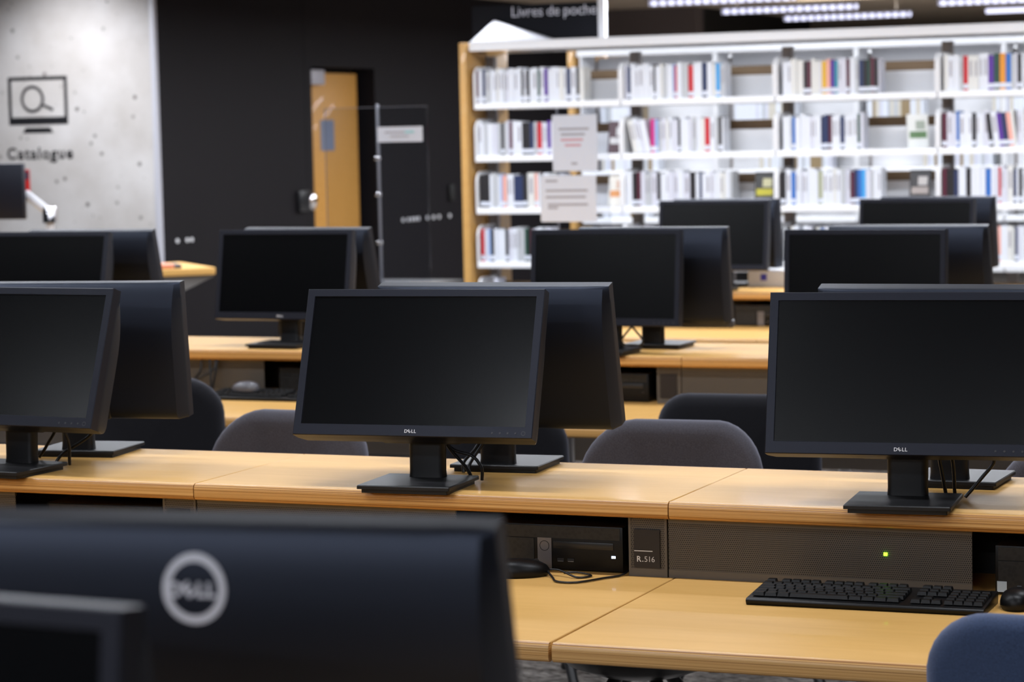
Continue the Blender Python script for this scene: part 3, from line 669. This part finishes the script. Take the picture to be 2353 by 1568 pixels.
def bookcase(y, label, shelves, bays, both=True, rails=True, backs=False):
    b = thing('bookcase', label, 'bookcase', (XE, y, 0), 0, 'white steel bookcases with wooden ends')
    new_obj('end_panel', ENDP, b, (0.01, 0, 0))
    x0 = BAYX[0]-XE
    n = bays
    for i in range(n+1): new_obj('upright', UPM, b, (x0+i*BW-0.005, 0.265, 0))
    for i in range(n):
        for z in shelves:
            s = new_obj('shelf', SHM, b, (x0+i*BW, 0, z))
            new_obj('end_bracket', BRK, s, (0.007, 0.004, 0.034)); new_obj('end_bracket', BRK, s, (BW-0.007, 0.004, 0.034))
            if both: new_obj('shelf', SHM, b, (x0+(i+1)*BW, 0.53, z), (0, 0, PI))
            if rails:
                new_obj('back_stop', box_me('back_stop', WHITE, 0.03, BW-0.03, 0, 0.004, 0, 0.115), b, (x0+i*BW, 0.242, z+0.034))
                new_obj('back_rail', box_me('back_rail', BROWN, 0.03, BW-0.03, 0, 0.012, 0, 0.05), b, (x0+i*BW, 0.25, z+0.15))
            if backs: new_obj('back_panel', box_me('back_panel', WHITE, 0.03, BW-0.03, 0, 0.004, 0, 0.28 if z < 1.8 else 0.12), b, (x0+i*BW, 0.243, z+0.03))
    ln = x0+n*BW
    c = new_obj('canopy', prism('canopy', WHITE, [(-0.004, 2.085), (-0.004, 2.128), (0.0, 2.135), (0.53, 2.135), (0.534, 2.128), (0.534, 2.085), (0.53, 2.085), (0.526, 2.12), (0.01, 2.12), (0.006, 2.085)], 0.04, ln, 'x'), b)
    return b
bc1 = bookcase(YS, 'front white bookcase full of paperbacks, nearest the monitors', SZ, 4)
bc2 = bookcase(14.53, 'second white bookcase seen through the gaps of the front one', [1.93, 1.64, 1.355, 1.07, 0.78], 6, False, False, True)
bc3 = bookcase(16.15, 'third white bookcase, only its top showing behind the others', [1.93, 1.64, 1.355, 1.07], 5, False, False, True)
# sign on top of the front bookcase
sg = thing('category_sign', 'black hanging-letter sign reading Livres de poche on the bookcase top', 'sign', (-5.36, 13.16, 2.136))
sg['label'] = 'black sign reading Livres de poche standing on the front bookcase'
box('board', mat('sign_black', (0.0025, 0.0026, 0.005), 0.6, spec=0.15), (-0.375, 0.38, -0.01, 0.01, 0, 0.205), sg)
box('end_post', WHITE, (0.38, 0.42, -0.02, 0.02, 0, 0.225), sg, 0.003)
lx = 0.372
for word in ('poche', 'de', 'Livres'):
    me = text_me('lettering', mat('sign_letter_white', (0.62, 0.62, 0.68), 0.5), word, 0.082, 0.001, 'RIGHT', 0.98, -0.0002)
    new_obj('lettering', me, sg, (lx, -0.0115, 0.138)); lx -= max(v.co.x for v in me.vertices) - min(v.co.x for v in me.vertices) + 0.026
gp = new_obj('sign_gusset', prism('sign_gusset', mat('white_card', (0.27, 0.27, 0.3), 0.6), [(-5.655, 2.136), (-5.21, 2.136), (-5.59, 2.26)], 12.93, 13.14, 'y'))
bm = bmesh.new(); bm.from_mesh(gp.data)
for v in bm.verts:
    if v.co.z > 2.2: v.co.y = 13.135 if v.co.y > 13.0 else 13.125
    elif v.co.y > 13.0: v.co.y = 13.14
bm.to_mesh(gp.data); bm.free()
tag(gp, 'white sloping triangular gusset on the bookcase top below the black sign', 'bracket')

# ------------------------------------------------------------------ books
PAL = {'w': (0.74, 0.77, 0.84), 'c': (0.72, 0.72, 0.7), 'g': (0.5, 0.52, 0.55), 'v': (0.64, 0.65, 0.74), 'k': (0.014, 0.013, 0.016), 'n': (0.018, 0.032, 0.1), 'b': (0.03, 0.15, 0.5),
       's': (0.06, 0.36, 0.75), 'r': (0.55, 0.02, 0.03), 'm': (0.09, 0.012, 0.03), 'p': (0.1, 0.03, 0.3), 'o': (0.75, 0.3, 0.03), 'a': (0.8, 0.4, 0.33), 't': (0.01, 0.24, 0.33),
       'e': (0.02, 0.07, 0.05), 'f': (0.6, 0.02, 0.22), 'y': (0.72, 0.42, 0.02), 'h': (0.3, 0.22, 0.12), 'l': (0.3, 0.42, 0.7), 'd': (0.4, 0.42, 0.3)}
CN = {'w': 'white', 'c': 'cream', 'g': 'pale grey', 'v': 'off-white', 'k': 'black', 'n': 'navy', 'b': 'blue', 's': 'sky blue', 'r': 'red', 'm': 'maroon', 'p': 'purple', 'o': 'orange', 'a': 'salmon pink',
      't': 'teal', 'e': 'dark green', 'f': 'magenta', 'y': 'yellow', 'h': 'brown', 'l': 'light blue', 'd': 'olive'}
BOOKM = {}
def book_me(c):
    if c not in BOOKM:
        bm = bmesh.new()
        bbox(bm, -0.5, 0.5, -0.5, -0.44, 0, 1, 0); bbox(bm, -0.5, -0.42, -0.44, 0.5, 0, 1, 0); bbox(bm, 0.42, 0.5, -0.44, 0.5, 0, 1, 0)
        bbox(bm, -0.42, 0.42, -0.44, 0.46, 0.015, 0.985, 1)
        BOOKM[c] = finish(bm, 'paperback_book', [mat('book_'+CN[c].replace(' ', '_'), PAL[c], 0.45), BEIGE])
    return BOOKM[c]
LBL = box_me('spine_label', PAPER, -0.51, 0.51, -0.512, -0.498, 0.06, 0.19)
LBW = box_me('title_strip', INK, -0.2, 0.2, -0.505, -0.498, 0.4, 0.85)
ORD = ['first', 'second', 'third', 'fourth', 'fifth', 'sixth', 'seventh', 'eighth', 'ninth', 'tenth', 'eleventh', 'twelfth', 'thirteenth', 'fourteenth', 'fifteenth', 'sixteenth', 'seventeenth', 'eighteenth', 'nineteenth', 'twentieth']
ORD += ['twenty-'+x for x in ORD[:9]] + ['thirtieth'] + ['thirty-'+x for x in ORD[:9]]
ROWN = ['top', 'second', 'third', 'fourth', 'fifth']; BAYN = ['leftmost', 'second', 'third', 'rightmost']
PXT = [(1080, -5.654), (1160, -5.446), (1240, -5.24), (1320, -5.037), (1400, -4.836), (1480, -4.637), (1560, -4.441), (1640, -4.246), (1720, -4.054), (1800, -3.864), (1880, -3.676), (1960, -3.49), (2040, -3.306), (2120, -3.123), (2200, -2.943), (2280, -2.765), (2360, -2.589)]
def sx(p):
    """survey mark along the shelf -> metres"""
    for (a, xa), (b, xb) in zip(PXT, PXT[1:]):
        if p <= b: return xa + (xb-xa)*(p-a)/(b-a)
    return PXT[-1][1] + (p-2360)*0.0022
NB = [0]
def shelf_of_books(bay, row, p0, p1, marks, lean_at=()):
    """fill p0..p1 with pale paperbacks, with the coloured ones (p, width, colour) where they stand"""
    marks = sorted(marks); p = p0; k = 0; seq = []
    while p < p1-2:
        nx = marks[0] if marks else None
        if nx and nx[0] - p < 5: seq.append((p, nx[1], nx[2])); p += nx[1]; marks.pop(0); continue
        wd = R.choice((6, 7, 8, 9, 10, 11, 12, 13)); lim = (nx[0] if nx else p1) - p
        if lim-wd < 5: wd = lim
        if wd > 16: wd = lim/2
        seq.append((p, wd, R.choice('wwwwwwvvcwg'))); p += wd
    for p, wd, c in seq:
        xa, xb = sx(p), sx(p+wd); h = R.uniform(0.172, 0.19) if c in 'wvcg' else R.uniform(0.17, 0.185); dp = R.uniform(0.108, 0.12)
        lean = 0.0
        for (l0, l1, a) in lean_at:
            if l0 <= p < l1: lean = a
        z = SZ[row]+0.0342; y = YS + 0.012 + dp/2 + R.uniform(0, 0.008)
        b = new_obj('paperback_book', book_me(c), None, ((xa+xb)/2 + (math.sin(lean)*-0.0), y, z + (abs(math.sin(lean))*(xb-xa)/2 if lean else 0)), (0, lean, 0), ((xb-xa)*0.96, dp, h))
        tag(b, '%s paperback, %s from the left on the %s shelf of the %s bay' % (CN[c], ORD[k], ROWN[row], BAYN[bay]), 'book', 'paperbacks on the front bookcase')
        if c not in 'wvcg': new_obj('spine_label', LBL, b)
        elif R.random() < 0.4: new_obj('title_strip', LBW, b)
        k += 1; NB[0] += 1
S = shelf_of_books
S(0, 0, 1092, 1340, [(1094, 6, 'm'), (1107, 7, 'n'), (1155, 5, 'g'), (1196, 6, 'k'), (1208, 7, 'k'), (1234, 6, 'e'), (1249, 8, 'p'), (1300, 10, 'n'), (1323, 7, 'k')])
S(1, 0, 1434, 1664, [(1440, 8, 'n'), (1500, 5, 'k'), (1545, 5, 'l'), (1551, 5, 'r'), (1580, 12, 'r'), (1612, 12, 'n'), (1643, 11, 's'), (1656, 7, 'g')])
S(2, 0, 1797, 2021, [(1845, 9, 'k'), (1854, 9, 'm'), (1888, 10, 'y'), (1900, 9, 'a'), (1909, 9, 'p'), (1918, 9, 't'), (1944, 7, 'm'), (1973, 10, 'n'), (1984, 10, 'k'), (1994, 6, 'e'), (2000, 9, 'm'), (2010, 9, 'k')])
S(3, 0, 2168, 2352, [(2212, 11, 'r'), (2270, 13, 'p'), (2284, 13, 'e'), (2298, 14, 'o'), (2312, 13, 'b'), (2337, 10, 'k')])
S(0, 1, 1094, 1290, [(1148, 7, 'k'), (1167, 7, 'm'), (1196, 9, 'k'), (1205, 9, 'k'), (1214, 9, 'n'), (1230, 11, 'r'), (1253, 9, 'p')])
S(1, 1, 1452, 1660, [(1492, 9, 'f'), (1502, 8, 'l'), (1555, 5, 'k'), (1587, 10, 'g'), (1617, 11, 'r'), (1648, 8, 'k')], lean_at=((1452, 1486, -0.2),))
S(2, 1, 1797, 1982, [(1818, 7, 'b'), (1884, 9, 'n'), (1894, 8, 'n'), (1904, 8, 'm'), (1928, 10, 'n'), (1968, 7, 'e')])
S(3, 1, 2163, 2352, [(2165, 11, 'm'), (2196, 6, 'b'), (2232, 9, 'k'), (2272, 10, 'k'), (2296, 11, 'p'), (2308, 11, 'n'), (2320, 11, 'a')], lean_at=((2270, 2335, -0.12),))
S(0, 2, 1097, 1290, [(1099, 11, 'k'), (1110, 11, 'k'), (1143, 6, 'l'), (1150, 9, 'a'), (1174, 11, 'n'), (1185, 11, 'n'), (1196, 10, 'k'), (1222, 8, 'a'), (1235, 8, 'k')])
S(1, 2, 1432, 1678, [(1448, 10, 'k'), (1458, 9, 'm'), (1487, 6, 'g'), (1505, 7, 'k'), (1581, 6, 'k'), (1588, 6, 'k'), (1603, 5, 'n'), (1658, 7, 'c')])
S(2, 2, 1790, 2022, [(1792, 11, 'k'), (1814, 10, 'b'), (1876, 11, 'd'), (1950, 9, 'm'), (1959, 9, 'n'), (1968, 9, 'b'), (1977, 9, 's')])
S(3, 2, 2163, 2352, [(2166, 9, 'm'), (2175, 9, 'k'), (2184, 9, 'k'), (2193, 9, 'n'), (2217, 12, 'k'), (2262, 13, 'b'), (2292, 6, 'r'), (2326, 8, 'n'), (2339, 8, 'k')])
S(0, 3, 1097, 1260, [(1100, 7, 'r'), (1113, 6, 'l'), (1123, 8, 'k'), (1152, 7, 'k'), (1197, 7, 'e'), (1205, 7, 'k'), (1213, 7, 'm')])
S(1, 3, 1432, 1530, [(1450, 11, 'r'), (1480, 10, 'k')])
S(2, 3, 1795, 1912, [(1803, 9, 'k'), (1830, 10, 'n'), (1862, 9, 'k'), (1880, 9, 'b')])
S(3, 3, 2285, 2352, [(2290, 7, 'a'), (2329, 7, 'n')])
# face-out display books
def display(p, row, c1, c2, label, tilt=0.2, rz=0.0, w_=0.11):
    d = thing('display_book', label, 'book', (sx(p), YS+0.09, SZ[row]+0.0342), rz, 'face-out books on the front bookcase')
    f = box('cover', mat('cover_'+label.replace(' ', '_')[:24], c1, 0.4), (-w_/2, w_/2, -0.008, 0.008, 0, 0.175), d, rot=(-tilt, 0, 0))
    box('cover_band', mat('band_'+label.replace(' ', '_')[:24], c2, 0.4), (-w_/2+0.01, w_/2-0.01, -0.0088, -0.0078, 0.05, 0.085), f)
    box('cover_patch', mat('patch_'+label.replace(' ', '_')[:24], tuple(0.5*a+0.3 for a in c2), 0.4), (-w_*0.1, w_*0.35, -0.0088, -0.0078, 0.095, 0.14), f)
    box('stand', mat('display_stand_wire', (0.05, 0.05, 0.05), 0.4), (-0.03, 0.03, 0.045, 0.049, 0, 0.11), d)
display(1404, 1, (0.06, 0.02, 0.03), (0.6, 0.6, 0.62), 'dark red face-out book between the left bays, second shelf')
display(1402, 2, (0.75, 0.72, 0.66), (0.7, 0.3, 0.1), 'white and orange face-out book between the left bays, third shelf')
display(1742, 2, (0.03, 0.03, 0.028), (0.5, 0.45, 0.02), 'black face-out book with a yellow band, third shelf')
display(2100, 1, (0.75, 0.76, 0.74), (0.1, 0.2, 0.08), 'white and green face-out book turned aside, second shelf', 0.15, 0.5)
display(2102, 2, (0.03, 0.028, 0.03), (0.35, 0.3, 0.28), 'dark face-out book on a stand near the right bay, third shelf')
lb = new_obj('paperback_book', book_me('v'), None, (sx(1117), YS+0.1, SZ[4]+0.04), (0, 0.1, 0), (0.02, 0.115, 0.19))
tag(lb, 'off-white paperback leaning alone on the low shelf of the leftmost bay', 'book', 'paperbacks on the front bookcase')
# books on the second bookcase: too many and too small to tell apart
bm = bmesh.new()
for z in (1.64, 1.355, 1.07, 0.78):
    x = -5.5
    while x < -0.6:
        run = R.uniform(0.25, 0.5)
        e = x+run
        while x < e:
            wd = R.uniform(0.012, 0.03); bbox(bm, x, x+wd*0.93, 14.545, 14.66, z+0.0342, z+0.0342+R.uniform(0.15, 0.185), R.choice((0, 0, 0, 0, 1, 1, 2, 3, 4))); x += wd
        x += R.uniform(0.3, 0.7)
st = new_obj('shelved_books', finish(bm, 'shelved_books', [mat('book_white', PAL['w'], 0.45), BEIGE, mat('book_pale_grey', PAL['g'], 0.45), mat('book_off-white', PAL['v'], 0.45), mat('book_brown', PAL['h'], 0.45)]))
tag(st, 'rows of pale books on the second bookcase, glimpsed through the front one', 'books', kind='stuff')

# ------------------------------------------------------------------ wall decal
wd_ = thing('catalogue_decal', 'black vinyl monitor and magnifier pictogram with the word Catalogue on the concrete wall', 'wall decal', (-9.5, YC-0.003, 1.9))
wd_['label'] = 'black monitor and magnifier pictogram over the word Catalogue on the concrete wall'
def frame_outline(x0, x1, z0, z1, b, bb, name):
    bm = bmesh.new(); o = [(x0, z0), (x1, z0), (x1, z1), (x0, z1)]; i = [(x0+b, z0+bb), (x1-b, z0+bb), (x1-b, z1-b), (x0+b, z1-b)]
    L = [[bm.verts.new((x, y, z)) for x, z in q] for q, y in ((o, 0.002), (o, 0), (i, 0), (i, 0.002))]
    for a in range(4):
        for k in range(4): bm.faces.new((L[a][k], L[a][(k+1) % 4], L[(a+1) % 4][(k+1) % 4], L[(a+1) % 4][k]))
    return finish(bm, name, DECAL)
new_obj('screen_outline', frame_outline(-0.234, 0.227, -0.145, 0.174, 0.024, 0.05, 'screen_outline'), wd_)
new_obj('foot', prism('foot', DECAL, [(-0.13, -0.2), (0.11, -0.2), (0.085, -0.165), (-0.105, -0.165)], 0, 0.002, 'y'), wd_)
new_obj('lens_ring', ring_me('lens_ring', DECAL, 0.091, 0.071, 0.0006), wd_, (-0.045, 0, 0.025))
new_obj('lens_handle', prism('lens_handle', DECAL, [(0.025, -0.02), (0.034, -0.006), (0.117, -0.04), (0.11, -0.058)], -0.0003, 0.002, 'y'), wd_)
new_obj('lettering', text_me('lettering', DECAL, 'Catalogue', 0.108, 0.0006, 'CENTER', 1.18, 0.0025), wd_, (-0.002, 0, -0.372))
po = new_obj('wall_poster', box_me('wall_poster', RED, -9.70, -9.588, YC-0.004, YC-0.001, 1.296, 1.457)); tag(po, 'small red poster with a dark photo on the concrete wall', 'poster')
box('photo', mat('dark_photo', (0.05, 0.03, 0.06), 0.5), (-9.695, -9.594, YC-0.005, YC-0.0035, 1.39, 1.445), po)

# ------------------------------------------------------------------ reception counter, acrylic screens
ct = thing('reception_counter', 'wooden reception counter with a grey angled panel in front of the black wall', 'counter', (-6.23, 11.05, 0), math.radians(44.5))
# local +x runs along the diagonal front edge to its right end at the origin, +y away from the camera
new_obj('counter_top', prism('counter_top', WOOD, [(-1.9, 0), (-0.01, 0), (0, 0.012), (0, 0.7), (-1.9, 0.7)], 0.965, 1.0, 'z', 0.002), ct)
new_obj('grey_panel', prism('grey_panel', GREY, [(-1.9, 0.965), (-0.004, 0.965), (-0.004, 0.955), (-0.2, 0.87), (-0.55, 0.85), (-1.9, 0.85)], 0.03, 0.06, 'y'), ct)
box('body', mat('counter_black', (0.02, 0.019, 0.02), 0.5), (-1.85, -0.25, 0.12, 0.65, 0, 0.965), ct)
nb = thing('notebook', 'reddish folder with a dark pen case lying on the reception counter', 'folder', (-6.55, 10.93, 1.0), math.radians(40))
box('cover', mat('salmon_cover', (0.62, 0.22, 0.13), 0.5), (-0.14, 0.12, -0.09, 0.1, 0.0, 0.022), nb, 0.006, 3)
box('pen_case', mat('grey_pen_case', (0.06, 0.05, 0.06), 0.5), (0.1, 0.16, -0.08, 0.08, 0.0, 0.02), nb, 0.008, 3)
rd = thing('reception_desk', 'dark desk carrying the clear acrylic screen beside the bookcase', 'desk', (-5.56, 11.6, 0))
box('top', mat('counter_black', (0.02, 0.019, 0.02), 0.5), (-0.4, 0.275, -0.3, 0.35, 0.86, 0.89), rd, 0.003)
box('body', mat('counter_black', (0.02, 0.019, 0.02), 0.5), (-0.37, 0.25, -0.24, 0.33, 0, 0.86), rd)
ax = thing('acrylic_screen', 'clear acrylic sneeze screen with a white sticker before the wooden door', 'screen', (-5.54, 11.5, 0.89))
for x0, x1, z1 in ((-0.296, -0.004, 0.885), (0.004, 0.27, 0.885)):
    p = box('sheet', PLEX, (x0, x1, -0.003, 0.003, 0, z1), ax)
    box('polished_edge', PLEXE, (x0, x0+0.002, -0.0032, 0.0032, 0, z1), p); box('polished_edge', PLEXE, (x0, x1, -0.0032, 0.0032, z1-0.002, z1+0.0005), p)
box('corner_post', PLEXE, (-0.006, 0.003, -0.004, 0.012, 0, 0.9), ax, 0.001)
for z in (0.62, 0.44, 0.2): box('clip', CHROME, (-0.02, 0.008, -0.01, 0.008, z, z+0.02), ax, 0.003)
sk = box('sticker', PAPER, (0.0, 0.245, -0.005, -0.0032, 0.71, 0.785), ax); sk['label'] = 'white sticker with blurred lines of text'
box('text_line', INK, (0.04, 0.15, -0.0056, -0.0049, 0.755, 0.762), sk); box('text_line', TEALINK, (0.15, 0.2, -0.0056, -0.0049, 0.753, 0.764), sk); box('text_line', INK, (0.07, 0.17, -0.0056, -0.0049, 0.735, 0.741), sk)
# notices on an acrylic screen on the third-row desk
ns = thing('notice_screen', 'clear acrylic screen with two white paper notices before the bookcase', 'screen', (-4.3, 11.05, RZ))
p = box('sheet', PLEX, (-0.1, 0.16, -0.003, 0.003, 0, 0.83), ns); box('polished_edge', PLEXE, (-0.102, -0.098, -0.006, 0.006, 0, 0.83), p)
n1 = box('notice', PAPER, (-0.122, 0.1, -0.007, -0.0045, 0.54, 0.8), ns); n2 = box('notice', PAPER, (-0.186, 0.092, -0.009, -0.0065, 0.305, 0.52), ns)
for z, a, b, m_ in ((0.73, -0.09, 0.06, INK), (0.705, -0.08, 0.04, INK), (0.68, -0.08, 0.03, REDINK), (0.655, -0.06, 0.02, REDINK), (0.57, -0.03, 0.0, INK)): box('text_line', m_, (a, b, -0.0076, -0.0068, z, z+0.01), n1)
for z, a, b in ((0.49, -0.16, -0.1), (0.445, -0.16, 0.05), (0.415, -0.16, 0.04), (0.38, -0.15, 0.05), (0.365, -0.15, -0.1)): box('text_line', INK, (a, b, -0.0096, -0.0088, z, z+0.01), n2)
wbx = thing('white_box', 'low white box with a blue label on the third-row desk', 'box', (-3.33, 11.16, RZ))
box('body', mat('white_card_box', (0.7, 0.7, 0.74), 0.5), (-0.17, 0.15, -0.06, 0.08, 0, 0.075), wbx, 0.004)
box('blue_label', mat('blue_label', (0.05, 0.05, 0.4), 0.5), (-0.11, -0.08, -0.0612, -0.0598, 0.03, 0.06), wbx)
# monitor on an arm at the left edge
am = thing('arm_monitor', 'dark monitor on a white swivel arm at the left edge before the concrete wall', 'monitor', (-6.95, 10.66, 1.0))
box('panel', BEZ, (-0.62, -0.105, -0.04, -0.01, 0.26, 0.535), am, 0.004)
ARMW = mat('arm_white', (0.62, 0.62, 0.66), 0.35)
new_obj('arm', tube_me('arm', ARMW, [(-0.13, 0.02, 0.385), (0.0, 0.03, 0.29)], 0.022, 12), am)
new_obj('elbow', lathe_me('elbow', CHROME, [(0.001, 0.04), (0.03, 0.04), (0.035, 0.03), (0.035, -0.04), (0.001, -0.04)]), am, (0.0, 0.03, 0.28))
new_obj('post', tube_me('post', ARMW, [(0.0, 0.03, 0.0), (0.0, 0.03, 0.26)], 0.018, 12), am)
print('books', NB[0])
